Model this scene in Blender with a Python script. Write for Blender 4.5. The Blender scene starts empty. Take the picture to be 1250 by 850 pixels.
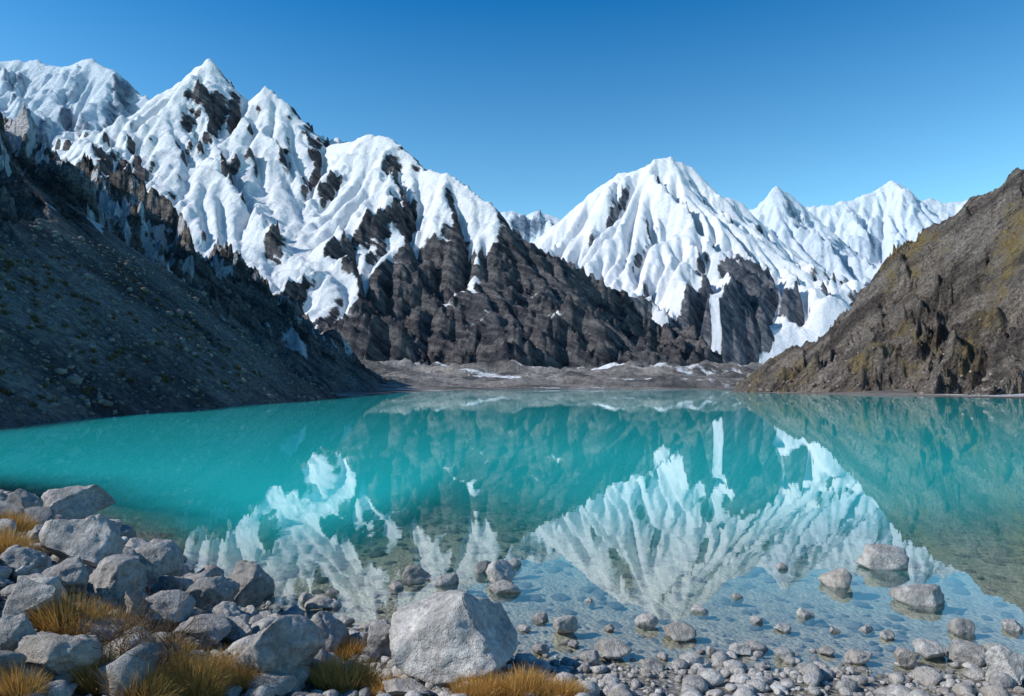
import bpy, bmesh, math, time
import numpy as np
T0=time.time()
rng=np.random.default_rng(7)
F=833.3; CAMH=3.0; PITCH=math.radians(3.09)
cp,sp=math.cos(PITCH),math.sin(PITCH)
def tang(px,py):
    u=(px-625)/F; v=(425-py)/F
    yy=cp-v*sp; zz=sp+v*cp
    return u/yy, zz/yy
def at(px,py,D):
    a,b=tang(px,py); return (a*D,D,CAMH+b*D)
# ---------------- noise ----------------
_perm=rng.permutation(256).astype(np.int64)
_ang=rng.random(256)*2*np.pi; _gx=np.cos(_ang); _gy=np.sin(_ang)
_g3=rng.normal(size=(256,3)); _g3/=np.linalg.norm(_g3,axis=1)[:,None]
def pn(x,y,s=0):
    x=x+s*17.31; y=y+s*9.77
    xi=np.floor(x).astype(np.int64); yi=np.floor(y).astype(np.int64)
    xf=x-xi; yf=y-yi
    u=xf*xf*xf*(xf*(xf*6-15)+10); v=yf*yf*yf*(yf*(yf*6-15)+10)
    def g(i,j):
        k=_perm[(_perm[(xi+i)&255]+yi+j)&255]
        return _gx[k]*(xf-i)+_gy[k]*(yf-j)
    a=g(0,0);b=g(1,0);c=g(0,1);d=g(1,1)
    return ((a+(b-a)*u)*(1-v)+(c+(d-c)*u)*v)*1.5
def fbm(x,y,o=5,s=0,gain=.5):
    t=0;a=1
    for i in range(o):
        t=t+a*pn(x*2.03**i,y*2.03**i,s+i); a*=gain
    return t
def ridged(x,y,o=5,s=0,gain=.5):
    t=0;a=1;w=1
    for i in range(o):
        n=1-np.abs(pn(x*2.05**i,y*2.05**i,s+i)); n=n*n
        t=t+a*n*w; w=np.clip(n*1.3,0,1); a*=gain
    return t
def pn3(P,s=0):
    P=P+s*13.7
    I=np.floor(P).astype(np.int64); f=P-I
    w=f*f*f*(f*(f*6-15)+10)
    r=0
    for i in (0,1):
        for j in (0,1):
            for k in (0,1):
                h=_perm[(_perm[(_perm[(I[:,0]+i)&255]+I[:,1]+j)&255]+I[:,2]+k)&255]
                g=_g3[h]; d=g[:,0]*(f[:,0]-i)+g[:,1]*(f[:,1]-j)+g[:,2]*(f[:,2]-k)
                ww=(w[:,0] if i else 1-w[:,0])*(w[:,1] if j else 1-w[:,1])*(w[:,2] if k else 1-w[:,2])
                r=r+ww*d
    return r*1.5
def fbm3(P,o=4,s=0,gain=.5):
    t=0;a=1
    for i in range(o):
        t=t+a*pn3(P*2.03**i,s+i);a*=gain
    return t
def sstep(a,b,x):
    t=np.clip((x-a)/(b-a),0,1); return t*t*(3-2*t)
# ---------------- mesh helpers ----------------
def mk(name,V,Fc,mat,attrs=None,smooth=True,parent=None):
    V=np.asarray(V,dtype=np.float32); Fc=np.asarray(Fc,dtype=np.int32)
    k=Fc.shape[1]; n=len(Fc)
    me=bpy.data.meshes.new(name)
    me.vertices.add(len(V)); me.vertices.foreach_set('co',V.ravel())
    me.loops.add(n*k); me.loops.foreach_set('vertex_index',Fc.ravel())
    me.polygons.add(n); me.polygons.foreach_set('loop_start',np.arange(n,dtype=np.int32)*k)
    me.update(calc_edges=True)
    if smooth: me.polygons.foreach_set('use_smooth',np.ones(n,dtype=bool))
    if attrs:
        for a,val in attrs.items():
            at_=me.attributes.new(a,'FLOAT','POINT'); at_.data.foreach_set('value',np.asarray(val,dtype=np.float32).ravel())
    me.materials.append(mat)
    ob=bpy.data.objects.new(name,me); bpy.context.scene.collection.objects.link(ob)
    if parent: ob.parent=parent
    return ob
def gridfaces(nr,nc):
    i=np.arange(nr*nc).reshape(nr,nc)
    return np.stack([i[:-1,:-1],i[:-1,1:],i[1:,1:],i[1:,:-1]],-1).reshape(-1,4)
# ---------------- material helper ----------------
class NT:
    def __init__(s,name):
        s.m=bpy.data.materials.new(name); s.m.use_nodes=True
        s.t=s.m.node_tree; s.t.nodes.clear()
        s.out=s.n('ShaderNodeOutputMaterial')
        s.pos=s.n('ShaderNodeTexCoord').outputs['Object']
    def n(s,typ,**k):
        return s.t.nodes.new(typ)
    def set(s,sock,v):
        if hasattr(v,'is_output') : s.t.links.new(v,sock)
        elif isinstance(v,(tuple,list)) and len(v)==3 and sock.type=='RGBA': sock.default_value=(*v,1)
        else: sock.default_value=v
    def math(s,op,a,b=0.0,c=0.0,clamp=False):
        nd=s.n('ShaderNodeMath'); nd.operation=op; nd.use_clamp=clamp
        s.set(nd.inputs[0],a); s.set(nd.inputs[1],b); s.set(nd.inputs[2],c); return nd.outputs[0]
    def noise(s,scale,detail=6,rough=.6,vec=None,dist=0):
        nd=s.n('ShaderNodeTexNoise'); s.set(nd.inputs['Vector'],vec or s.pos)
        nd.inputs['Scale'].default_value=scale; nd.inputs['Detail'].default_value=detail
        nd.inputs['Roughness'].default_value=rough; nd.inputs['Distortion'].default_value=dist
        return nd.outputs['Fac']
    def vor(s,scale,vec=None,feature='F1',out='Distance'):
        nd=s.n('ShaderNodeTexVoronoi'); nd.feature=feature; s.set(nd.inputs['Vector'],vec or s.pos)
        nd.inputs['Scale'].default_value=scale; return nd.outputs[out]
    def mp(s,scale=(1,1,1),rot=(0,0,0),vec=None):
        r=s.n('ShaderNodeMapping'); s.set(r.inputs[0],vec or s.pos); r.inputs['Rotation'].default_value=rot
        nd=s.n('ShaderNodeMapping'); s.set(nd.inputs[0],r.outputs[0])
        nd.inputs['Scale'].default_value=scale; return nd.outputs[0]
    def rng(s,x,a,b,c=0.,d=1.):
        nd=s.n('ShaderNodeMapRange'); s.set(nd.inputs[0],x)
        for i,v in enumerate((a,b,c,d)): nd.inputs[i+1].default_value=v
        return nd.outputs[0]
    def mix(s,f,a,b,mode='MIX'):
        nd=s.n('ShaderNodeMix'); nd.data_type='RGBA'; nd.blend_type=mode
        s.set(nd.inputs[0],f); s.set(nd.inputs[6],a); s.set(nd.inputs[7],b); return nd.outputs[2]
    def attr(s,name):
        nd=s.n('ShaderNodeAttribute'); nd.attribute_name=name; return nd.outputs['Fac']
    def bump(s,h,dist,strength=1.,nrm=None):
        nd=s.n('ShaderNodeBump'); s.set(nd.inputs['Height'],h); nd.inputs['Distance'].default_value=dist
        nd.inputs['Strength'].default_value=strength
        if nrm: s.set(nd.inputs['Normal'],nrm)
        return nd.outputs[0]
    def bsdf(s,col,rough=.8,nrm=None,spec=.3):
        nd=s.n('ShaderNodeBsdfPrincipled'); s.set(nd.inputs['Base Color'],col); s.set(nd.inputs['Roughness'],rough)
        nd.inputs['Specular IOR Level'].default_value=spec
        if nrm: s.set(nd.inputs['Normal'],nrm)
        return nd.outputs[0]
    def fin(s,sh): s.t.links.new(sh,s.out.inputs[0]); return s.m

def mountain_mat(name,rd,rl,snow=(.73,.755,.79),u=1.0,soft=.04,sn_noise=.38,sb=.34,rot=(.5,-.55,.2)):
    m=NT(name)
    sn=m.attr('snow')
    n2=m.noise(.05/u,7,.72)
    strat=m.noise(.012/u,7,.70,vec=m.mp((.4,.4,3.8),rot))
    rc=m.mix(m.rng(strat,.42,.58),rd,rl)
    rc=m.mix(m.rng(n2,.40,.60),m.mix(1.,rc,(.5,.51,.56),'MULTIPLY'),rc)
    s2=m.math('ADD',sn,m.math('MULTIPLY',m.math('SUBTRACT',n2,.5),sn_noise))
    s2=m.math('ADD',s2,m.math('MULTIPLY',m.math('SUBTRACT',strat,.5),.95))
    mask=m.rng(s2,.5-soft,.5+soft)
    col=m.mix(mask,rc,snow)
    bh=m.math('ADD',n2,m.math('MULTIPLY',strat,1.1))
    bh=m.math('MULTIPLY',bh,m.rng(mask,0,1,1.,sb))
    nb=m.bump(bh,28*u,1.)
    return m.fin(m.bsdf(col,.85,nb,.15))
# ---------------- heightfield mountains ----------------
def segs_height(X,Y,ridges,base):
    H=np.full(X.shape,-1e9); DD=np.full(X.shape,1e9)
    for S,pts in ridges:
        P=np.array(pts,float)
        for a,b in zip(P[:-1],P[1:]):
            dx,dy=b[0]-a[0],b[1]-a[1]; L=dx*dx+dy*dy+1e-9
            t=np.clip(((X-a[0])*dx+(Y-a[1])*dy)/L,0,1)
            d=np.hypot(X-a[0]-t*dx,Y-a[1]-t*dy)
            z=a[2]+(b[2]-a[2])*t; rel=np.maximum(z-base,30)
            k=S*d/rel
            drop=rel*(.45*k+.55*(1-np.exp(-1.25*k)))
            H=np.maximum(H,z-drop); DD=np.minimum(DD,d)
    return H,DD
def blur(h,n=1):
    for _ in range(n):
        p=np.pad(h,1,mode='edge'); h=(p[:-2,1:-1]+2*p[1:-1,1:-1]+p[2:,1:-1])/4
        p=np.pad(h,1,mode='edge'); h=(p[1:-1,:-2]+2*p[1:-1,1:-1]+p[1:-1,2:])/4
    return h
def erode(h,cell,batches,N,steps,seed,ke=.3,capf=3.2,inert=.2):
    r=np.random.default_rng(seed); h=h/cell; ny,nx=h.shape
    for b in range(batches):
        x=r.random(N)*(nx-3)+1; y=r.random(N)*(ny-3)+1
        dx=np.zeros(N);dy=np.zeros(N);vel=np.ones(N);wat=np.ones(N);sed=np.zeros(N)
        for st in range(steps):
            xi=x.astype(np.int64); yi=y.astype(np.int64); fx=x-xi; fy=y-yi
            i0=yi*nx+xi; hf=h.ravel()
            a=hf[i0];bb=hf[i0+1];c=hf[i0+nx];d=hf[i0+nx+1]
            gx=(bb-a)*(1-fy)+(d-c)*fy; gy=(c-a)*(1-fx)+(d-bb)*fx
            hh=a*(1-fx)*(1-fy)+bb*fx*(1-fy)+c*(1-fx)*fy+d*fx*fy
            dx=dx*inert-gx*(1-inert); dy=dy*inert-gy*(1-inert)
            l=np.hypot(dx,dy)+1e-9; dx/=l; dy/=l
            x2=np.clip(x+dx,1,nx-2.01); y2=np.clip(y+dy,1,ny-2.01)
            edge=(x2<3)|(x2>nx-4)|(y2<3)|(y2>ny-4)
            xj=x2.astype(np.int64); yj=y2.astype(np.int64); gx2=x2-xj; gy2=y2-yj; j0=yj*nx+xj
            h2=(hf[j0]*(1-gx2)+hf[j0+1]*gx2)*(1-gy2)+(hf[j0+nx]*(1-gx2)+hf[j0+nx+1]*gx2)*gy2
            dh=h2-hh
            cap=np.maximum(-dh,.01)*vel*wat*capf
            dep=np.where(dh>0,np.minimum(dh,sed),np.maximum(sed-cap,0)*.2)
            er=np.where(dh>0,0,np.clip(np.minimum((cap-sed)*ke,-dh*.5),0,.2))
            dl=np.where(edge,0,dep-er); sed=np.where(edge,0,sed-dl)
            W=((1-fx)*(1-fy),fx*(1-fy),(1-fx)*fy,fx*fy)
            idx=np.concatenate([i0,i0+1,i0+nx,i0+nx+1]); ww=np.concatenate([w*dl for w in W])
            D=np.bincount(idx,ww,minlength=nx*ny).reshape(ny,nx)
            h=h+blur(np.clip(D,-.3,.3),1)
            vel=np.sqrt(np.clip(vel*vel-dh*.6,.05,9)); wat*=.975
            x,y=x2,y2
    return h*cell
def upsample(h,ny,nx):
    yy=np.linspace(0,h.shape[0]-1,ny); y0=np.minimum(yy.astype(int),h.shape[0]-2); fy=(yy-y0)[:,None]
    h=h[y0]*(1-fy)+h[y0+1]*fy
    xx=np.linspace(0,h.shape[1]-1,nx); x0=np.minimum(xx.astype(int),h.shape[1]-2); fx=(xx-x0)[None]
    return h[:,x0]*(1-fx)+h[:,x0+1]*fx
def mountain(name,ridges,mat,cell,base,slopeM=(500,700),na=90,nscale=420,ero=(2,40000,40),cover=.7,mod=None,ymin=None,seed=1,xlim=None,fill=5,fillm=.65,gain=.48,octs=5,coarse=(3,18000,60),terr=(1.,60,(.35,.1)),crag=1.,nxw=.9,sharp=1.1):
    P=np.array([p for _,r in ridges for p in r])
    x0,x1=P[:,0].min()-slopeM[0],P[:,0].max()+slopeM[0]
    if xlim: x0,x1=max(x0,xlim[0]),min(x1,xlim[1])
    y0,y1=P[:,1].min()-slopeM[1],P[:,1].max()+slopeM[0]
    if ymin: y0=max(y0,ymin)
    xs=np.arange(x0,x1,cell); ys=np.arange(y0,y1,cell)
    ny,nx=len(ys),len(xs); kc=2.5
    xc=np.linspace(xs[0],xs[-1],int(nx/kc)); yc=np.linspace(ys[0],ys[-1],int(ny/kc))
    X,Y=np.meshgrid(xc,yc)
    w=nscale*.08
    wx=fbm(X/nscale*1.4,Y/nscale*1.4,4,seed+20); wy=fbm(X/nscale*1.4,Y/nscale*1.4,4,seed+40)
    H0,D0=segs_height(X,Y,ridges,base)
    ww=np.clip(D0/(nscale*.4),.12,1)*w*2.2
    H,D=segs_height(X+ww*wx,Y+ww*wy,ridges,base)
    amp=na*np.clip(D/(nscale*.5),.10,1)
    H=H+amp*(ridged(X/nscale+.2*wx,Y/nscale+.2*wy,octs,seed,gain)-1.02)
    if coarse: H=erode(H,cell*kc,*coarse,seed+1,capf=3.4,inert=.15)
    H=upsample(H,ny,nx); D=upsample(D,ny,nx)
    X,Y=np.meshgrid(xs,ys)
    near=np.clip(D/(nscale*.2),.35,1)
    H=H+na*.15*(ridged(X/nscale*4.,Y/nscale*4.,5,seed+7,.6)-1)*near
    ta,tw,(tx,ty)=terr
    tt=(H+tx*X+ty*Y+tw*.8*fbm(X/(tw*6),Y/(tw*6),4,seed+9))/tw
    fr=tt-np.floor(tt); lv=.5+.5*fbm(X/(tw*5),Y/(tw*5),3,seed+10)
    H=H+ta*tw*.42*(sstep(.15,.85,fr)-fr)*np.clip(lv,0,1)*1.6*near
    if ero: H=erode(H,cell,*ero,seed)
    Hs=blur(H,2); Hl=blur(H,22)
    gy,gx=np.gradient(Hs,cell); gyl,gxl=np.gradient(Hl,cell)
    sl=.4*np.hypot(gx,gy)+.6*np.hypot(gxl,gyl); conc=(blur(H,14)-Hs)/(cell*5)
    nl=np.sqrt(gxl**2+gyl**2+1); nxn=-gxl/nl
    sc=-.62*sl+.26*np.clip(conc,-1,1)-nxw*nxn+.28*fbm(X/nscale*1.3,Y/nscale*1.3,5,seed+3,.55)+.22*np.clip((H-base)/1000,0,1.5)
    core=H>base+60
    q=np.quantile(sc[core],1-cover)
    S=.5+(sc-q)*1.0
    if mod: S=S+mod(X,Y,H)
    m=sstep(.5,.9,S)*fillm
    H=H*(1-m)+blur(H,fill)*m
    H=H+sharp*(H-blur(H,4))
    cr=crag*cell*2.4*(ridged(X/(cell*14),Y/(cell*14),4,seed+13,.6)-1.1)
    H=H+cr*(1-.92*sstep(.35,.65,S))*near
    e=np.minimum(np.minimum(X-xs[0],xs[-1]-X),np.minimum(Y-ys[0],ys[-1]-Y))
    H=H-np.clip(1-e/(cell*22),0,1)**1.5*500
    return mk(name,np.stack([X,Y,H],-1).reshape(-1,3),gridfaces(*X.shape),mat,{'snow':S})
def blob(X,Y,px,py,D,rx,ry=None):
    p=at(px,py,D); ry=ry or rx
    return np.exp(-((X-p[0])/rx)**2-((Y-p[1])/ry)**2)

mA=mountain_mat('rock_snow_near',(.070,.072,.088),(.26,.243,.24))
mB=mountain_mat('rock_snow_mid_haze_tint',(.10,.12,.155),(.29,.30,.325),snow=(.72,.75,.80),u=1.4,soft=.06,rot=(.4,-.9,0))  # bluish rock colour stands in for aerial haze
mC=mountain_mat('rock_snow_far_haze_tint',(.24,.32,.44),(.42,.50,.61),snow=(.64,.72,.82),u=2.0,soft=.12,sb=.5)  # rock and snow both tinted blue: distance haze painted into the colours

A=[(1.05,[at(-150,380,3600),at(0,290,3600),at(90,215,3500),at(125,180,3450),at(165,150,3400),at(205,112,3300),at(232,88,3250),at(255,71,3200),at(275,98,3180),at(300,123,3150),at(325,104,3120),at(345,118,3080),at(370,148,3020),at(395,178,2950),at(415,174,2900),at(450,166,2820),at(480,167,2760),at(500,183,2700),at(520,206,2620),at(545,211,2550),at(575,231,2480),at(605,253,2400),at(620,283,2330),at(645,315,2260),at(670,353,2200),at(690,376,2150),at(730,411,2080),at(768,441,2000)]),
 (1.3,[at(255,75,3200),at(285,150,2950),at(330,235,2650),at(360,300,2400),at(375,345,2200)]),
 (1.3,[at(205,112,3300),at(150,175,3050),at(110,225,2850),at(60,300,2500)]),
 (1.3,[at(325,108,3120),at(340,170,2900),at(375,220,2700)]),
 (1.35,[at(450,168,2820),at(440,210,2600),at(405,262,2400),at(375,295,2250)]),
 (1.2,[at(530,212,2590),at(515,262,2350),at(480,310,2150),at(430,365,1950),at(385,410,1800)]),
 (1.4,[at(560,225,2510),at(575,300,2250),at(600,370,2000),at(625,430,1850)]),
 (1.3,[at(232,90,3250),at(195,180,2900),at(205,260,2550),at(270,330,2200),at(310,380,1950)])]
def moA(X,Y,H):
    s=.45*blob(X,Y,330,310,2350,300,300)+.35*blob(X,Y,160,230,2800,450)
    hh=500+90*fbm(X/200,Y/200,4,77)
    return s-.95*sstep(-80,180,(hh-H)-2.*np.maximum(0,-360-X))*sstep(-720,-600,X)-.3*sstep(280,120,H)
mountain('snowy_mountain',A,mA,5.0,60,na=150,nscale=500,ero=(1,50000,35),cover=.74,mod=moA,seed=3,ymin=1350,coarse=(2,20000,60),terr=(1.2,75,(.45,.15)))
print('A',time.time()-T0)
B=[(1.1,[at(560,420,5400),at(640,310,5300),at(655,290,5250),at(690,262,5200),at(720,235,5150),at(755,212,5100),at(785,205,5050),at(800,194,5000),at(820,189,5000),at(845,203,5000),at(870,235,4950),at(905,245,5000),at(925,273,4950),at(950,318,4900),at(985,368,4800),at(1010,401,4700),at(1040,430,4600)]),
 (1.2,[at(830,196,5000),at(840,245,4750),at(855,300,4500),at(865,325,4400),at(830,375,4230),at(780,425,4080)]),
 (1.2,[at(865,325,4400),at(910,360,4300),at(960,395,4200),at(1000,425,4100)]),
 (1.4,[at(785,205,5050),at(775,270,4700),at(765,340,4450),at(740,400,4250)]),
 (1.4,[at(720,235,5150),at(700,300,4800),at(680,360,4500),at(690,400,4300)]),
 (1.4,[at(905,245,5000),at(915,300,4700),at(950,350,4500)])]
def moB(X,Y,H):
    pk=(880+140*fbm(X/250,Y/250,4,78)-H)-1.35*np.abs(X-1310)
    return .5*blob(X,Y,700,370,4500,400,400)-.8*sstep(-150,250,pk)*sstep(4750,4550,Y)
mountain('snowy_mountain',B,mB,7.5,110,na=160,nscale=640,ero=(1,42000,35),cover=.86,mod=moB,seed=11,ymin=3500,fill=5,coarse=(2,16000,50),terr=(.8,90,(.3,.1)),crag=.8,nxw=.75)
print('B',time.time()-T0)
C1=[(1.1,[at(860,300,6800),at(905,262,6700),at(925,250,6600),at(948,227,6500),at(968,239,6500),at(985,260,6450),at(1010,285,6350),at(1040,305,6250),at(1070,325,6100),at(1100,360,6000)]),
 (1.3,[at(948,232,6500),at(955,290,6100),at(985,340,5800),at(1005,385,5500)]),(1.2,[at(1010,285,6350),at(1030,340,5900),at(1040,390,5600)])]
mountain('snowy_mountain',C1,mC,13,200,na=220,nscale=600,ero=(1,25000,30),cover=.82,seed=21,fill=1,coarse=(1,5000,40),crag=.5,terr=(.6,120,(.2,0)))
C2=[(1.1,[at(930,290,8300),at(960,250,8200),at(985,252,8100),at(1010,248,8000),at(1040,240,8000),at(1065,232,8000),at(1088,219,8000),at(1105,228,8000),at(1125,241,7950),at(1165,246,7900),at(1210,240,7800),at(1300,260,7800),at(1420,320,7700)]),
 (1.3,[at(1088,222,8000),at(1080,290,7400),at(1060,340,7000),at(1050,380,6700)]),(1.3,[at(1165,248,7900),at(1130,300,7400),at(1110,350,7000)]),(1.3,[at(1010,248,8000),at(1000,300,7600)])]
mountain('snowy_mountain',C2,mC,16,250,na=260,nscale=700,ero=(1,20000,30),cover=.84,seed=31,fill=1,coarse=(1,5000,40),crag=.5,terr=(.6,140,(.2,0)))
D1=[(1.0,[at(-300,150,5600),at(-150,100,5600),at(-60,85,5500),at(0,73,5500),at(40,71,5500),at(75,80,5450),at(110,71,5400),at(140,88,5300),at(165,107,5300),at(190,122,5200),at(230,180,5100),at(300,260,5000)]),
 (1.3,[at(40,70,5500),at(50,140,5000),at(75,215,4600)]),(1.3,[at(110,70,5400),at(115,140,5000),at(135,205,4600)]),(1.3,[at(-60,85,5500),at(-40,170,5000),at(0,240,4600)])]
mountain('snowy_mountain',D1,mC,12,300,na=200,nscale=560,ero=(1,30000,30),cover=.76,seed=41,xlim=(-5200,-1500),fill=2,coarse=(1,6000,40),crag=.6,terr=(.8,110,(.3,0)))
E1=[(.8,[at(540,330,9000),at(575,285,9000),at(600,260,9000),at(625,255,9000),at(640,261,9000),at(655,255,9000),at(690,268,9000),at(730,300,9000),at(760,350,8900)])]
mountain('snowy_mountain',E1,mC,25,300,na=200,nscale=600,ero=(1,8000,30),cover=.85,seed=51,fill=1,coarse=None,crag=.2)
print('CDE',time.time()-T0)
# ---------------- lake outline ----------------
def wl(px,py):
    a,b=tang(px,py); D=-CAMH/b; return (a*D,D)
LK=[wl(0,602),wl(110,652),wl(200,692),wl(310,748),wl(420,790),wl(520,806),wl(630,806),wl(760,815),wl(900,818),wl(1050,824),wl(1150,832),wl(1250,828),(9,7.2),(16,8.5),(30,13),(60,25),(100,50),(120,85),wl(1250,487),wl(1120,484.5),wl(1000,482),wl(940,480),wl(888,478),(135,370),(120,430),(40,425),(-12,416),(-40,330),(-44,250),(-41,180),wl(365,490),(-40,100),wl(200,502),wl(100,511),wl(0,521),(-36,38),(-33,28),(-24,23),(-18,20.5)]
LKa=np.array(LK)
def sdist(X,Y):
    d=np.full(X.shape,1e18); ins=np.zeros(X.shape,bool)
    n=len(LKa)
    for i in range(n):
        a=LKa[i]; b=LKa[(i+1)%n]; e=b-a
        t=np.clip(((X-a[0])*e[0]+(Y-a[1])*e[1])/(e@e),0,1)
        d=np.minimum(d,(X-a[0]-t*e[0])**2+(Y-a[1]-t*e[1])**2)
        c=((a[1]>Y)!=(b[1]>Y))&(X<(b[0]-a[0])*(Y-a[1])/(b[1]-a[1]+1e-12)+a[0])
        ins^=c
    d=np.sqrt(d); return np.where(ins,-d,d)
def ground(X,Y):
    X=np.asarray(X,float);Y=np.asarray(Y,float)
    sd=sdist(X,Y)
    r=np.hypot(X,Y)
    near=sstep(60,25,r)
    sdj=sd+near*(.22*fbm(X*.8,Y*.8,4,2))+(1-near)*1.6*fbm(X*.05,Y*.05,4,3)
    left=sstep(-1.5,-6,X)
    zn=np.where(sdj>0, 1.25*(1-np.exp(-sdj*(.16+.22*left)/1.25))+.5*left*sstep(0,3,sdj), sdj*(.055+.22*left)-.22*sstep(5,12,-sdj))
    zf=np.where(sdj>0,.022*sdj+sstep(5,120,sdj)*(9*ridged(X/150,Y/90,6,5)-8.5)+sstep(100,900,sdj)*(30*ridged(X/420,Y/260,6,8)-26), sdj*.25)
    z=zn*near+zf*(1-near)
    z=z+near*.03*fbm(X*3,Y*3,3,6)
    z=np.where((sdj>0),np.maximum(z,.010*sdj),np.minimum(z,-.004))
    return np.maximum(z,-12)
# ---------------- ground sheet ----------------
th=np.concatenate([np.linspace(-180,-48,60,endpoint=False),np.linspace(-48,48,860,endpoint=False),np.linspace(48,180,61)])
rr=np.concatenate([np.linspace(.2,4,14,endpoint=False),np.exp(np.linspace(math.log(4),math.log(14000),520))])
TH,R=np.meshgrid(np.radians(th),rr)
X=R*np.sin(TH);Y=R*np.cos(TH)
Z=ground(X,Y); sd=sdist(X,Y)
Z=Z-np.where(R>9500,(R-9500)*.06,0)
snowg=.08+sstep(200,1200,sd)*.14+.36*fbm(X/170,Y/70,5,12)+.35*sstep(2600,3600,R)
g=NT('valley_ground')
sdA=g.attr('shore'); sn=g.attr('snow'); far=g.attr('far')
pe=g.vor(16.); pc=g.vor(16.,out='Color')
sep=g.n('ShaderNodeSeparateColor'); g.t.links.new(pc,sep.inputs[0])
gc=g.mix(sep.outputs[0],(.20,.19,.17),(.45,.44,.42))
gc=g.mix(g.rng(g.noise(1.2,4,.6),.35,.7),gc,(.28,.255,.205))
gc=g.mix(g.rng(pe,.25,.55),gc,g.mix(1.,gc,(.45,.45,.45),'MULTIPLY'))
bedc=g.mix(g.noise(.9,4,.6),(.30,.275,.20),(.46,.42,.33)); bedc=g.mix(g.rng(g.noise(22.,4,.75),.35,.6,0.,1.),g.mix(1.,bedc,(.5,.5,.46),'MULTIPLY'),bedc)
bedc=g.mix(g.rng(g.noise(5.,3,.6),.5,.62,0.,.6),bedc,(.15,.14,.115))
gc=g.mix(g.rng(sdA,-.25,.15,1.,0.),gc,bedc)
fc=g.mix(g.rng(g.noise(.012,7,.7),.42,.58),(.10,.094,.092),(.35,.32,.295))
fc=g.mix(g.rng(g.noise(.2,5,.7),.4,.65),fc,g.mix(1.,fc,(.55,.55,.55),'MULTIPLY'))
fs=g.rng(g.math('ADD',sn,g.math('MULTIPLY',g.math('SUBTRACT',g.noise(.04,6,.7),.5),.8)),.26,.34)
fc=g.mix(fs,fc,(.75,.77,.80))
gc=g.mix(far,gc,fc)
b1=g.bump(g.math('MULTIPLY',pe,-1.),.03,.8)
b2=g.bump(g.noise(.1,7,.7),8.,1.)
nm=g.n('ShaderNodeMix'); nm.data_type='VECTOR'; g.set(nm.inputs[0],far); g.set(nm.inputs[4],b1); g.set(nm.inputs[5],b2)
gm=g.fin(g.bsdf(gc,.85,nm.outputs[1],.25))
mk('ground',np.stack([X,Y,Z],-1).reshape(-1,3),gridfaces(*X.shape),gm,{'shore':np.clip(sd,-50,50),'snow':snowg,'far':sstep(25,60,R)})
# ---------------- lake water ----------------
th=np.linspace(-88,88,600); rr=np.exp(np.linspace(math.log(3.),math.log(520),300))
TH,R=np.meshgrid(np.radians(th),rr); X=R*np.sin(TH);Y=R*np.cos(TH)
Zb=ground(X,Y)
w=NT('lake_water')
dep=w.attr('depth')
op=w.math('SUBTRACT',1.,w.math('EXPONENT',w.math('MULTIPLY',w.math('POWER',w.math('DIVIDE',dep,.75),2.),-1.)))
tr=w.n('ShaderNodeBsdfTransparent'); w.set(tr.inputs[0],w.mix(w.rng(dep,0,.6),(.97,.99,.98),(.74,.95,.93)))
df=w.n('ShaderNodeBsdfDiffuse'); w.set(df.inputs[0],w.mix(w.noise(.05,3,.5),(.01,.58,.60),(.04,.76,.75)))
m1=w.n('ShaderNodeMixShader'); w.set(m1.inputs[0],op); w.t.links.new(tr.outputs[0],m1.inputs[1]); w.t.links.new(df.outputs[0],m1.inputs[2])
wn=w.bump(w.math('ADD',w.noise(1.1,3,.5,vec=w.mp((.5,1.2,1))),w.math('MULTIPLY',w.noise(.12,2,.5),3.)),.0022,.5)
gl=w.n('ShaderNodeBsdfGlossy'); gl.inputs['Roughness'].default_value=.0; gl.inputs['Color'].default_value=(.97,1,1,1); w.set(gl.inputs['Normal'],wn)
lw=w.n('ShaderNodeLayerWeight'); lw.inputs[0].default_value=.5; w.set(lw.inputs['Normal'],wn)
fr=w.math('ADD',.022,w.math('MULTIPLY',.92,w.math('POWER',lw.outputs['Facing'],3.8)))
m2=w.n('ShaderNodeMixShader'); w.set(m2.inputs[0],fr); w.t.links.new(m1.outputs[0],m2.inputs[1]); w.t.links.new(gl.outputs[0],m2.inputs[2])
wm=w.fin(m2.outputs[0])
mk('lake_water',np.stack([X,Y,X*0],-1).reshape(-1,3),gridfaces(*X.shape),wm,{'depth':np.maximum(-Zb,0)})
# ---------------- near slopes ----------------
def slope_mat(name,rd,rl,grass,snowc=(.74,.77,.82),dark=.42,rot=(.5,-.6,.3),bd=1.6):
    m=NT(name)
    n1=m.noise(.12,7,.7); n2=m.noise(.9,5,.75)
    st=m.noise(.06,6,.7,vec=m.mp((.5,.5,2.8),rot))
    c=m.mix(m.rng(st,.40,.60),rd,rl)
    c=m.mix(m.rng(n2,.4,.62),m.mix(1.,c,(dark,dark,dark*1.04),'MULTIPLY'),c)
    gsel=m.rng(m.math('ADD',m.attr('grass'),m.math('MULTIPLY',m.math('SUBTRACT',n1,.5),1.6)),.36,.66)
    c=m.mix(gsel,c,m.mix(m.rng(n2,.35,.65),grass,tuple(x*.45 for x in grass)))
    ss=m.rng(m.math('ADD',m.attr('snow'),m.math('MULTIPLY',m.math('SUBTRACT',n1,.5),1.1)),.47,.55)
    c=m.mix(ss,c,snowc)
    v=m.vor(.8)
    h=m.math('ADD',m.math('MULTIPLY',n1,4.),m.math('ADD',m.math('MULTIPLY',n2,1.),m.math('ADD',m.math('MULTIPLY',v,-.5),m.math('MULTIPLY',st,4.))))
    return m.fin(m.bsdf(c,.9,m.bump(h,bd,1.),.15))
def polar(t0,t1,nt,r0,r1,nr):
    TH,R=np.meshgrid(np.radians(np.linspace(t0,t1,nt)),np.exp(np.linspace(math.log(r0),math.log(r1),nr)))
    return R*np.sin(TH),R*np.cos(TH)
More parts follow.
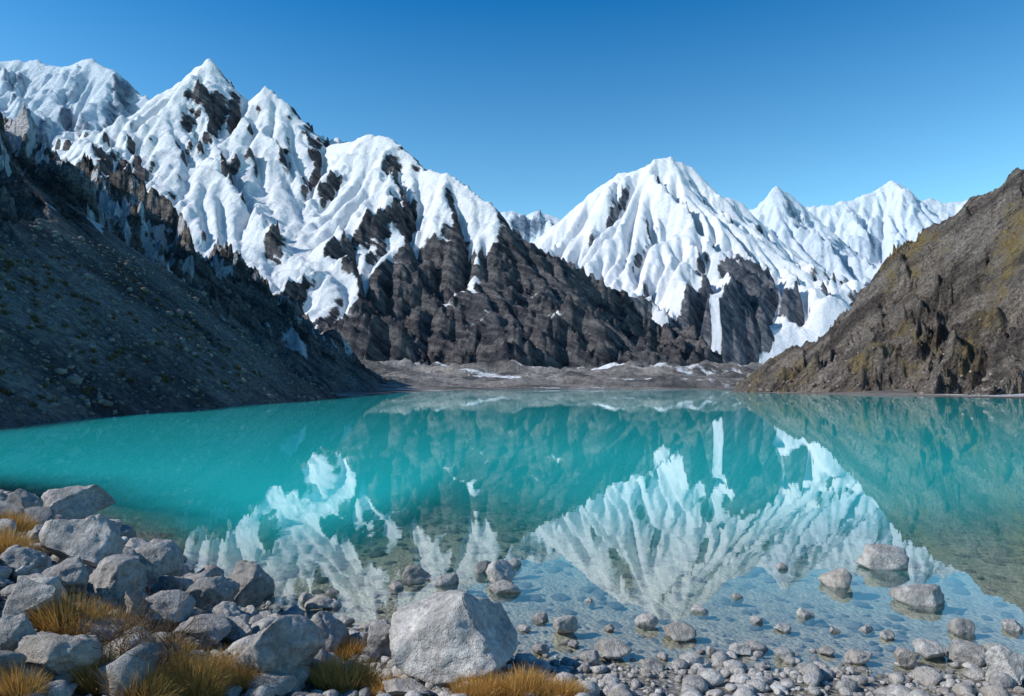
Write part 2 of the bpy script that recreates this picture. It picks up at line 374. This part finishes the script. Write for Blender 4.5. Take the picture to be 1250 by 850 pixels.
FR=[(.72,[(-420,-200,300),(-300,100,190),at(0,152,300),at(40,178,312),at(75,210,325),at(120,247,340),at(165,260,355),at(200,281,370),at(240,314,385),at(300,350,400),at(350,382,415),at(400,411,430),at(450,444,450),at(500,470,470),at(560,477,480)])]
FA=[(.5,[(-75,-60,20),(-72,40,18),at(0,348,90),at(120,392,105),at(250,440,120),at(365,489,128)])]
def lin(X,Y,ridges):
    H=np.full(X.shape,-1e9)
    for S,pts in ridges:
        P=np.array(pts,float)
        for a,b in zip(P[:-1],P[1:]):
            dx,dy=b[0]-a[0],b[1]-a[1]; L=dx*dx+dy*dy
            t=np.clip(((X-a[0])*dx+(Y-a[1])*dy)/L,0,1)
            H=np.maximum(H,a[2]+(b[2]-a[2])*t-S*np.hypot(X-a[0]-t*dx,Y-a[1]-t*dy))
    return H
def hF(X,Y):
    Xw=X+5*fbm(X/60,Y/60,4,61);Yw=Y+5*fbm(X/60,Y/60,4,64)
    l=lin(Xw,Yw,FR)
    u=(X*.58+Y*.81); v=(X*.81-Y*.58)
    rib=ridged(u/40+.35*fbm(X/60,Y/60,3,63),v/110,7,60,.62)-1.2
    h1=l+19*rib*sstep(-5,60,l)+2*rib
    h2=lin(X+2*fbm(X/20,Y/20,3,66),Y,FA)+2.6*(ridged(X/14,Y/14,6,67,.6)-1.05)
    k=3.; m_=np.maximum(h1,h2); h=m_+k*np.log1p(np.exp(-np.abs(h1-h2)/k))-k*.3
    h=h+.8*fbm(X/4,Y/4,5,68)
    return np.minimum(h,np.maximum(sdist(X,Y),-8)*.75+.1)
X,Y=polar(-85,-3,880,36,700,700); H=hF(X,Y)
u=(X*.58+Y*.81); v=(X*.81-Y*.58)
sF=.30+.0018*(H-40)+.55*fbm(u/7+1.2*fbm(X/25,Y/25,4,71),v/32,5,70)+.3*fbm(X/40,Y/40,4,72)-.4*sstep(24,7,H)
gF=.06+.3*fbm(X/25,Y/25,4,73)
mF=slope_mat('dark_scree',(.10,.098,.10),(.44,.41,.38),(.18,.15,.08),bd=2.2)
mk('rocky_hillside',np.stack([X,Y,H],-1).reshape(-1,3),gridfaces(*X.shape),mF,{'snow':sF,'grass':gF})
Gp=np.array([(80,310,-8),at(890,472,300),at(940,436,297),at(985,410,287),at(1020,388,285),at(1060,350,295),at(1090,306,300),at(1120,286,290),at(1160,259,280),at(1200,233,272),at(1250,203,262),at(1400,125,240),(400,140,200),(900,100,260)])
def hG(X,Y):
    sd=sdist(X,Y)
    Xw=X+4*fbm(X/50,Y/50,4,81)
    zr=np.interp(Xw,Gp[:,0],Gp[:,2]); yr=np.interp(X,Gp[:,0],Gp[:,1])
    dy=Y+4*fbm(X/40,Y/40,4,85)-yr
    b=zr-.7*np.maximum(dy,0)+.25*np.minimum(dy,0)
    a=1.15*np.where(sd>0,sd,sd*1.2)
    amp=sstep(0,60,a)
    q=(X*.80+Y*.60); p=(Y*.80-X*.60)
    rib=ridged(p/38+.35*fbm(X/60,Y/60,3,88),q/120,7,83,.6)-1.3
    a=a+amp*24*rib+2.*(ridged(X/11,Y/11,5,84,.6)-1)*sstep(-1,6,a)
    b=b+4.*(ridged(X/20,Y/20,7,86,.55)-1.2)+18*np.minimum(rib,.1)*sstep(0,-20,dy)
    return np.where(X>70,np.minimum(a,b),-8)
X,Y=polar(9,75,880,70,600,680); H=hG(X,Y)
mG=slope_mat('brown_slope',(.14,.12,.108),(.47,.41,.355),(.38,.29,.14),dark=.42,rot=(.2,.75,.4),bd=2.2)
q=(X*.80+Y*.60); p=(Y*.80-X*.60)
gG=.22+.30*fbm(p/18,q/60,5,90)+.12*sstep(20,60,H)
mk('rocky_hillside',np.stack([X,Y,H],-1).reshape(-1,3),gridfaces(*X.shape),mG,{'snow':H*0,'grass':gG})
print('slopes',time.time()-T0)
# ---------------- rocks ----------------
_ico={}
def ico(sub):
    if sub not in _ico:
        bm=bmesh.new(); bmesh.ops.create_icosphere(bm,subdivisions=sub,radius=1)
        V=np.array([v.co[:] for v in bm.verts]); Fc=np.array([[v.index for v in f.verts] for f in bm.faces]); bm.free()
        _ico[sub]=(V,Fc)
    return _ico[sub]
def rockshape(seed,sub,ncut=10,rough=1.,lo=.55,cuts=None):
    r=np.random.default_rng(seed); V,Fc=ico(sub); V=V.copy()
    N=V.copy()
    cl=[]
    for i in range(ncut):
        n=r.normal(size=3); cl.append((n,r.uniform(lo,.85)))
    if cuts: cl=cl[:5]+[(np.array(c[:3],float),c[3]) for c in cuts]
    for n,o in cl:
        n=n/np.linalg.norm(n)
        e=V@n-o; V-=np.where(e>0,e,0)[:,None]*n*.98
    if sub>=4:
        V+=N*(fbm3(V*1.3,3,seed%50)*.08*rough)[:,None]
        q=fbm3(V*2.2,4,seed%37+3); V+=N*(np.round(q*3)/3*.05+q*.02)[:,None]*rough
        V+=N*(fbm3(V*9,3,seed%31+5)*.016*rough)[:,None]
    elif sub>=2: V+=N*(fbm3(V*1.5,2,seed%50)*.12*rough)[:,None]
    V-= (V.max(0)+V.min(0))/2; V/= (V.max(0)-V.min(0))/2
    return V,Fc
def rock_mat(name,a,b,dark):
    m=NT(name)
    rv=m.attr('rnd')
    n1=m.noise(2.2,6,.65); n2=m.noise(14,6,.7); n3=m.noise(70,3,.6)
    c=m.mix(m.rng(n1,.35,.65),a,b)
    c=m.mix(m.rng(n2,.38,.6),m.mix(1.,c,(.58,.58,.59),'MULTIPLY'),c)
    c=m.mix(m.rng(n3,.55,.7,0,.5),c,dark)
    hs=m.n('ShaderNodeHueSaturation'); m.set(hs.inputs['Color'],c); m.set(hs.inputs['Value'],m.rng(rv,0,1,.45,1.2))
    c=m.mix(m.rng(m.math('FRACT',m.math('MULTIPLY',rv,7.3)),.7,1.,0,.5),hs.outputs[0],(.28,.22,.155))
    pz=m.n('ShaderNodeSeparateXYZ'); gm_=m.n('ShaderNodeNewGeometry'); m.t.links.new(gm_.outputs['Position'],pz.inputs[0])
    wet=m.rng(pz.outputs[2],-.01,.03,.5,1.)
    cw=m.n('ShaderNodeCombineColor')
    for i in range(3): m.set(cw.inputs[i],wet)
    c=m.mix(1.,c,cw.outputs[0],'MULTIPLY')
    h=m.math('ADD',n2,m.math('ADD',m.math('MULTIPLY',n3,.25),m.math('MULTIPLY',n1,1.5)))
    return m.fin(m.bsdf(c,.75,m.bump(h,.05,1.),.3))
mR=rock_mat('granite',(.34,.332,.32),(.68,.66,.63),(.09,.088,.088))
def rotz(V,a):
    c,s=math.cos(a),math.sin(a); return V@np.array([[c,s,0],[-s,c,0],[0,0,1]])
def hit(px,py):
    a,b=tang(px,py); D=np.linspace(2.5,30,2200); z=CAMH+b*D; gz=np.maximum(ground(a*D,D),0)
    k=np.argmax(z<=gz); return a*D[k],D[k],float(ground(np.array([a*D[k]]),np.array([D[k]]))[0])
def place(name,px,pb,w,h,seed,rnd=.7,sub=5,lo=.5,ncut=11,rough=1.,depthf=.8,sink=.12,rot=None,water=False,cuts=None):
    x,y,z=hit(px,pb)
    m_px=y/F
    W=w*m_px; Hh=h*m_px*1.0
    V,Fc=rockshape(seed,sub,ncut,rough,lo,cuts)
    r=np.random.default_rng(seed+5)
    V=V*np.array([W/2,W/2*depthf,1])
    V=rotz(V,r.uniform(-.35,.35) if rot is None else rot)
    if water:
        bot=min(z,-.03); top=Hh
        V[:,2]=(V[:,2]+1)/2*(top-bot)+bot
    else:
        V[:,2]=(V[:,2]+1)/2*Hh*(1+sink)-Hh*sink
        V[:,2]+=z
    c=np.array([x,y+W/2*depthf*.6,0])
    ob=mk(name,V-[0,0,z],Fc,mR,{'rnd':np.full(len(V),rnd)})
    ob.location=(c[0],c[1],z)
    return ob
BO=[(22,640,44,42,.5),(75,642,88,46,.7),(84,700,92,66,.75),(72,730,58,46,.45),(20,706,50,36,.5),(132,736,66,52,.6),(178,715,68,52,.7),(205,742,55,38,.5),(245,758,68,50,.45),(293,752,64,60,.35),(190,775,70,44,.6),(145,705,40,30,.6),(25,762,64,52,.55),
 (325,845,118,86,.55),(385,806,74,54,.6),(62,838,98,60,.95),(12,808,46,52,.6),(472,806,56,42,.5),(436,800,36,24,.8),(240,798,70,38,.5),(285,790,44,32,.6),(548,838,168,104,1.0),(495,858,60,22,.95),(1242,838,52,44,.9),(120,668,44,30,.6),(110,790,60,30,.5),(212,716,30,24,.6),(268,775,44,34,.7),(330,782,40,30,.8),(150,760,46,34,.4),(50,672,44,30,.6),(225,775,36,26,.8),(350,800,44,28,.9)]
for i,(px,pb,w_,h_,rn) in enumerate(BO):
    big=px==548
    place('boulder',px,pb,w_,h_,100+i*3,rn,5,.38 if w_>80 else .44,11,1.,rot=0. if big else None,
      cuts=[(-.62,-.45,.62,.42),(.85,-.2,.42,.5),(.1,-.9,.25,.55),(.3,.5,.8,.5),(-.9,-.2,0,.75)] if big else None)
ST=[(507,708,36,16),(545,714,30,12),(483,720,20,8),(590,699,22,14),(612,712,36,25),(627,692,22,8),(616,724,40,13),(388,744,36,13),(372,735,20,10),(690,777,32,22),(750,806,46,22),(790,766,28,14),(833,782,40,16),(798,821,30,18),(855,747,22,7),(985,753,22,9),(953,695,18,7),(1025,717,40,20),(1082,694,64,26),(1130,738,66,22),(1178,773,28,16),(1140,806,38,20),(1110,814,28,20),(1187,812,42,24),(850,815,36,14),(1060,771,20,5),(660,758,20,8),(445,772,24,10),(1215,795,20,8),(720,812,24,14),(560,728,18,6),(957,771,22,6),(1215,812,22,14),
(660,800,22,12),(905,800,26,12),(960,806,24,12),(1010,800,20,10),(1050,812,28,14),(925,760,18,6),(870,800,16,9),(700,790,14,6),(640,770,16,6),(535,760,20,8),(480,780,20,10),(420,762,22,9),(1085,780,18,8),(1020,772,14,5),(745,770,14,6),(1240,770,26,10),(1165,800,16,8),(900,730,16,5),(720,735,14,4),(405,725,16,5),(355,752,22,10)]
for i,(px,pb,w_,h_) in enumerate(ST):
    place('stone',px,pb,w_,h_,300+i*3,.45+.55*((i*37)%10)/10,4,.5,10,.8,water=True,depthf=.75)
def scatter(name,pts,size,mat,zf,seed,sub=2,flat=(.45,.8),rnd=None,sink=.3,nvar=14,lo=.6):
    r=np.random.default_rng(seed); n=len(pts)
    shapes=[rockshape(seed*50+i,sub,8,1.,lo) for i in range(nvar)]
    Fc=shapes[0][1]; nv=len(shapes[0][0])
    var=r.integers(0,nvar,n); ang=r.random(n)*6.283; fl=r.uniform(*flat,n); el=r.uniform(.65,1.,n)
    base=np.stack([s[0] for s in shapes])[var]
    base=base*np.stack([size/2,size/2*el,size/2*fl],-1)[:,None,:]
    tx=r.normal(size=n)*.2
    c,s=np.cos(tx)[:,None],np.sin(tx)[:,None]
    y_=base[:,:,1]*c-base[:,:,2]*s; z_=base[:,:,1]*s+base[:,:,2]*c
    c,s=np.cos(ang)[:,None],np.sin(ang)[:,None]
    x_=base[:,:,0]*c-y_*s; y2=base[:,:,0]*s+y_*c
    V=np.stack([x_+pts[:,0,None],y2+pts[:,1,None],z_+(zf+size/2*fl*(1-2*sink))[:,None]],-1).reshape(-1,3)
    Fa=(Fc[None]+(np.arange(n)*nv)[:,None,None]).reshape(-1,3)
    rv=np.repeat(r.random(n) if rnd is None else rnd,nv)
    return mk(name,V,Fa,mat,{'rnd':rv})
r=np.random.default_rng(5)
n=26000; P=np.stack([r.uniform(-10,12,n),r.uniform(3.6,13,n)],-1); s=sdist(P[:,0],P[:,1])
keep=(s>-1.1)&(r.random(n)<np.where(s>0,1,np.exp(s*3.)))&(np.abs(P[:,0])<P[:,1]*.95+1); P=P[keep]; s=s[keep]
sz=np.clip(.038*np.exp(r.normal(size=len(P))*.6+.35),.02,.24)
zf=ground(P[:,0],P[:,1]); big=sz>.055
scatter('gravel',P[big],sz[big]*1.15,mR,zf[big],3,2,(.4,.75),rnd=r.random(big.sum())*.5+.55,sink=.2)
scatter('gravel',P[~big],sz[~big]*1.2,mR,zf[~big],4,1,(.5,.8),rnd=r.random((~big).sum())*.6+.4,sink=.2)
n=1900; P=np.stack([r.uniform(-15,-1.5,n),r.uniform(4,20,n)],-1); s=sdist(P[:,0],P[:,1])
keep=(s>-.35)&(s<5)&(P[:,0]>-P[:,1]*.95-1)&(P[:,0]<-1.2); P=P[keep]
sz=np.clip(.20*np.exp(r.normal(size=len(P))*.5),.08,.6)
scatter('rock_pile',P,sz,mR,ground(P[:,0],P[:,1]),6,3,(.5,.85),rnd=r.random(len(P))*.8+.15,sink=.12,lo=.45)
n=3200; P=np.stack([r.uniform(-6,22,n),r.uniform(7,24,n)],-1); s=sdist(P[:,0],P[:,1])
keep=(s<-.3)&(s>-13); P=P[keep]
sz=np.clip(.15*np.exp(r.normal(size=len(P))*.5),.05,.5); zb=ground(P[:,0],P[:,1])
sz=np.minimum(sz,np.maximum(-zb,.03)*2.2)
scatter('submerged_stones',P,sz,mR,zb,8,2,(.2,.4),rnd=r.random(len(P))*.22,sink=.3)
n=9000; P=np.stack([r.uniform(-110,-34,n),r.uniform(34,170,n)],-1); z=hF(P[:,0],P[:,1]); k=(z>.05)&(z<30); P,z=P[k],z[k]
sz=np.clip(.32*np.exp(r.normal(size=len(P))*.6),.12,1.8)
mS=rock_mat('dark_stone',(.15,.145,.14),(.33,.31,.29),(.03,.03,.035))
scatter('hillside_scree',P,sz,mS,z,9,1,(.5,.9),sink=.4)
n=7000; P=np.stack([r.uniform(85,220,n),r.uniform(100,330,n)],-1); z=hG(P[:,0],P[:,1]); k=(z>.05)&(z<30)&(r.random(n)<np.exp(-z/10)); P,z=P[k],z[k]
sz=np.clip(.6*np.exp(r.normal(size=len(P))*.6),.25,2.5)
mS2=rock_mat('brown_stone',(.20,.18,.155),(.38,.34,.30),(.06,.055,.05))
scatter('hillside_scree',P,sz,mS2,z,10,1,(.5,.9),sink=.4)
print('rocks',time.time()-T0)
# ---------------- grass ----------------
gmn=NT('dry_grass'); rv=gmn.attr('rnd'); tv=gmn.attr('tip')
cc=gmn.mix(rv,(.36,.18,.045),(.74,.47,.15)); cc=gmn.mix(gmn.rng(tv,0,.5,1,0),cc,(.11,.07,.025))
pb=gmn.bsdf(cc,.7,None,.2); tl=gmn.n('ShaderNodeBsdfTranslucent'); gmn.set(tl.inputs[0],cc)
ms=gmn.n('ShaderNodeMixShader'); ms.inputs[0].default_value=.3; gmn.t.links.new(pb,ms.inputs[1]); gmn.t.links.new(tl.outputs[0],ms.inputs[2]); gmat=gmn.fin(ms.outputs[0])
def blades(n,R_,L,seed,w=.006,seg=4,lean=.9):
    r=np.random.default_rng(seed)
    a=r.random(n)*6.283; q=np.sqrt(r.random(n)); bx=R_*q*np.cos(a); by=R_*q*np.sin(a)*.7
    d=a+r.normal(size=n)*.8; ln=L*r.uniform(.35,1.15,n)*(1-.25*q); le=np.clip(lean*(.25+q*.8)+r.normal(size=n)*.28,.05,1.6)
    ts=np.linspace(0,1,seg+1)
    V=np.zeros((n,seg+1,2,3)); 
    ang=le[:,None]*(.35+.9*ts[None])
    ds=ln[:,None]/seg
    rad=np.cumsum(np.sin(ang)*ds,1)-np.sin(ang)*ds; zz=np.cumsum(np.cos(ang)*ds,1)-np.cos(ang)*ds
    cx=bx[:,None]+rad*np.cos(d)[:,None]; cy=by[:,None]+rad*np.sin(d)[:,None]
    pa=r.random(n)*6.283; ww=w*(1-.9*ts)[None]*r.uniform(.6,1.2,n)[:,None]/2
    for k,sg in enumerate((-1,1)):
        V[:,:,k,0]=cx+sg*ww*np.cos(pa)[:,None]; V[:,:,k,1]=cy+sg*ww*np.sin(pa)[:,None]; V[:,:,k,2]=zz
    i=np.arange(n)[:,None]*(seg+1)*2+np.arange(seg)[None]*2
    Fa=np.stack([i,i+1,i+3,i+2],-1).reshape(-1,4)
    rnd=np.repeat(r.random(n),(seg+1)*2); tip=np.tile(np.repeat(ts,2),n)
    return V.reshape(-1,3),Fa,rnd,tip
def tuft(px,pb,w_,L,seed,dens=1.):
    x,y,z=hit(px,pb); W=w_*y/F
    V,Fa,rn,tp=blades(int(2300*dens),W*.40,L,seed,w=.008)
    V[:,2]+=ground(x+V[:,0],y+V[:,1])-z-.02
    ob=mk('grass_tuft',V,Fa,gmat,{'rnd':rn,'tip':tp},smooth=False); ob.location=(x,y,z)
for i,(px,pb,w_,L,dn) in enumerate([(25,650,60,.36,.8),(10,684,60,.42,.9),(85,776,90,.40,1.1),(135,784,80,.38,1.),(60,752,50,.30,.6),(235,846,80,.42,1.1),(290,840,80,.38,1.),(420,838,90,.32,1.2),(425,804,44,.26,.5),(590,856,90,.28,1.1),(640,852,80,.32,1.),(685,856,60,.26,.8),(120,842,70,.36,.8),(170,862,80,.36,.9),(475,848,50,.22,.5),(25,856,50,.28,.5),(215,800,40,.24,.4)]):
    tuft(px,pb,w_,L,700+i,dn)
tw=NT('twig_bark'); twm=tw.fin(tw.bsdf(tw.mix(tw.noise(30,3,.5),(.10,.06,.035),(.22,.15,.09)),.8))
def shrub(px,pb,Hh,seed):
    r=np.random.default_rng(seed); x,y,z=hit(px,pb); V=[];Fc=[]
    def tube(p,q,a,b):
        d=q-p; d/=np.linalg.norm(d)+1e-9; u=np.cross(d,[.3,.9,.2]); u/=np.linalg.norm(u); v=np.cross(d,u); i=len(V)
        for c,rd in((p,a),(q,b)):
            for k in range(3):
                t=k*2.0944; V.append(c+rd*(u*math.cos(t)+v*math.sin(t)))
        for k in range(3): Fc.append((i+k,i+(k+1)%3,i+3+(k+1)%3,i+3+k))
    def br(p,d,L,rad,lv):
        n=4
        for k in range(n):
            d=d+r.normal(size=3)*.16; d[2]+=.04; d/=np.linalg.norm(d); q=p+d*L/n; tube(p,q,rad*(1-.15*k),rad*(1-.15*(k+1))); p=q
            if lv>0 and k>0:
                for _ in range(2):
                    dd=d+r.normal(size=3)*.55; dd/=np.linalg.norm(dd); br(p,dd,L*r.uniform(.4,.65),rad*.6,lv-1)
    for _ in range(12):
        d=np.array([r.normal()*.6,r.normal()*.4,1.]); d/=np.linalg.norm(d); br(np.array([r.normal()*.05,r.normal()*.05,-.03]),d,Hh*r.uniform(.6,1.),.006,2)
    ob=mk('dry_shrub',np.array(V),np.array(Fc),twm); ob.location=(x,y,z)
shrub(190,838,.62,1); shrub(160,826,.5,2)
hs=NT('shrub_foliage'); rv=hs.attr('rnd'); hsm=hs.fin(hs.bsdf(hs.mix(rv,(.035,.03,.015),(.15,.11,.04)),.8))
Vs=[];Fs=[];Rs=[];off=0
n=900; P=np.stack([r.uniform(-100,-38,n),r.uniform(36,125,n)],-1); z=hF(P[:,0],P[:,1]); k=(z>1.2)&(z<24)&(fbm(P[:,0]/12,P[:,1]/12,3,99)>-.1); P,z=P[k],z[k]
for i,(p,zz) in enumerate(zip(P,z)):
    V,Fa,rn,tp=blades(70,.35,r.uniform(.4,.95),900+i,w=.09,seg=2,lean=.8)
    Vs.append(V+[p[0],p[1],zz-.05]);Fs.append(Fa+off);Rs.append(rn);off+=len(V)
mk('hillside_shrubs',np.concatenate(Vs),np.concatenate(Fs),hsm,{'rnd':np.concatenate(Rs)},smooth=False)
# ---------------- light ----------------
sd_=np.array([-.80,-.17,.60]); sd_/=np.linalg.norm(sd_)
el=math.asin(sd_[2]); rot=math.atan2(sd_[0],sd_[1])
W=bpy.data.worlds.new("World"); bpy.context.scene.world=W; W.use_nodes=True; nt=W.node_tree
bg=nt.nodes['Background']; sk=nt.nodes.new('ShaderNodeTexSky'); sk.sky_type='NISHITA'; sk.sun_disc=False
sk.sun_elevation=el; sk.sun_rotation=rot%(2*math.pi); sk.altitude=1200; sk.air_density=1.; sk.dust_density=.1; sk.ozone_density=2.
tc=nt.nodes.new('ShaderNodeTexCoord'); sx=nt.nodes.new('ShaderNodeSeparateXYZ'); nt.links.new(tc.outputs['Generated'],sx.inputs[0])
cr=nt.nodes.new('ShaderNodeValToRGB'); nt.links.new(sx.outputs[2],cr.inputs[0])
cr.color_ramp.elements[0].position=.16; cr.color_ramp.elements[0].color=(1.,1.,.88,1)
cr.color_ramp.elements[1].position=.52; cr.color_ramp.elements[1].color=(.03,.46,.70,1)
e3=cr.color_ramp.elements.new(.80); e3.color=(.02,.26,.45,1)
mx=nt.nodes.new('ShaderNodeMix'); mx.data_type='RGBA'; mx.blend_type='MULTIPLY'; mx.inputs[0].default_value=1.
nt.links.new(sk.outputs[0],mx.inputs[6]); nt.links.new(cr.outputs[0],mx.inputs[7])
mx2=nt.nodes.new('ShaderNodeMix'); mx2.data_type='RGBA'; mx2.blend_type='MULTIPLY'; mx2.inputs[0].default_value=1.; mx2.inputs[7].default_value=(1.1,1.6,1.65,1)
nt.links.new(mx.outputs[2],mx2.inputs[6]); nt.links.new(mx2.outputs[2],bg.inputs[0]); bg.inputs[1].default_value=.15
L=bpy.data.lights.new('sun','SUN'); L.energy=5.; L.angle=math.radians(.53); L.color=(1,.95,.88)
lo=bpy.data.objects.new('sun',L); bpy.context.scene.collection.objects.link(lo)
from mathutils import Vector
lo.rotation_euler=Vector(tuple(sd_)).to_track_quat('Z','Y').to_euler()
cam=bpy.data.cameras.new('camera'); co=bpy.data.objects.new('camera',cam); bpy.context.scene.collection.objects.link(co)
cam.sensor_width=36; cam.lens=24; cam.clip_start=.05; cam.clip_end=40000
co.location=(0,0,CAMH); co.rotation_euler=(math.radians(90)+PITCH,0,0)
sc=bpy.context.scene; sc.camera=co
sc.view_settings.view_transform='Standard'; sc.view_settings.look='None'; sc.view_settings.exposure=0
print('done',time.time()-T0)
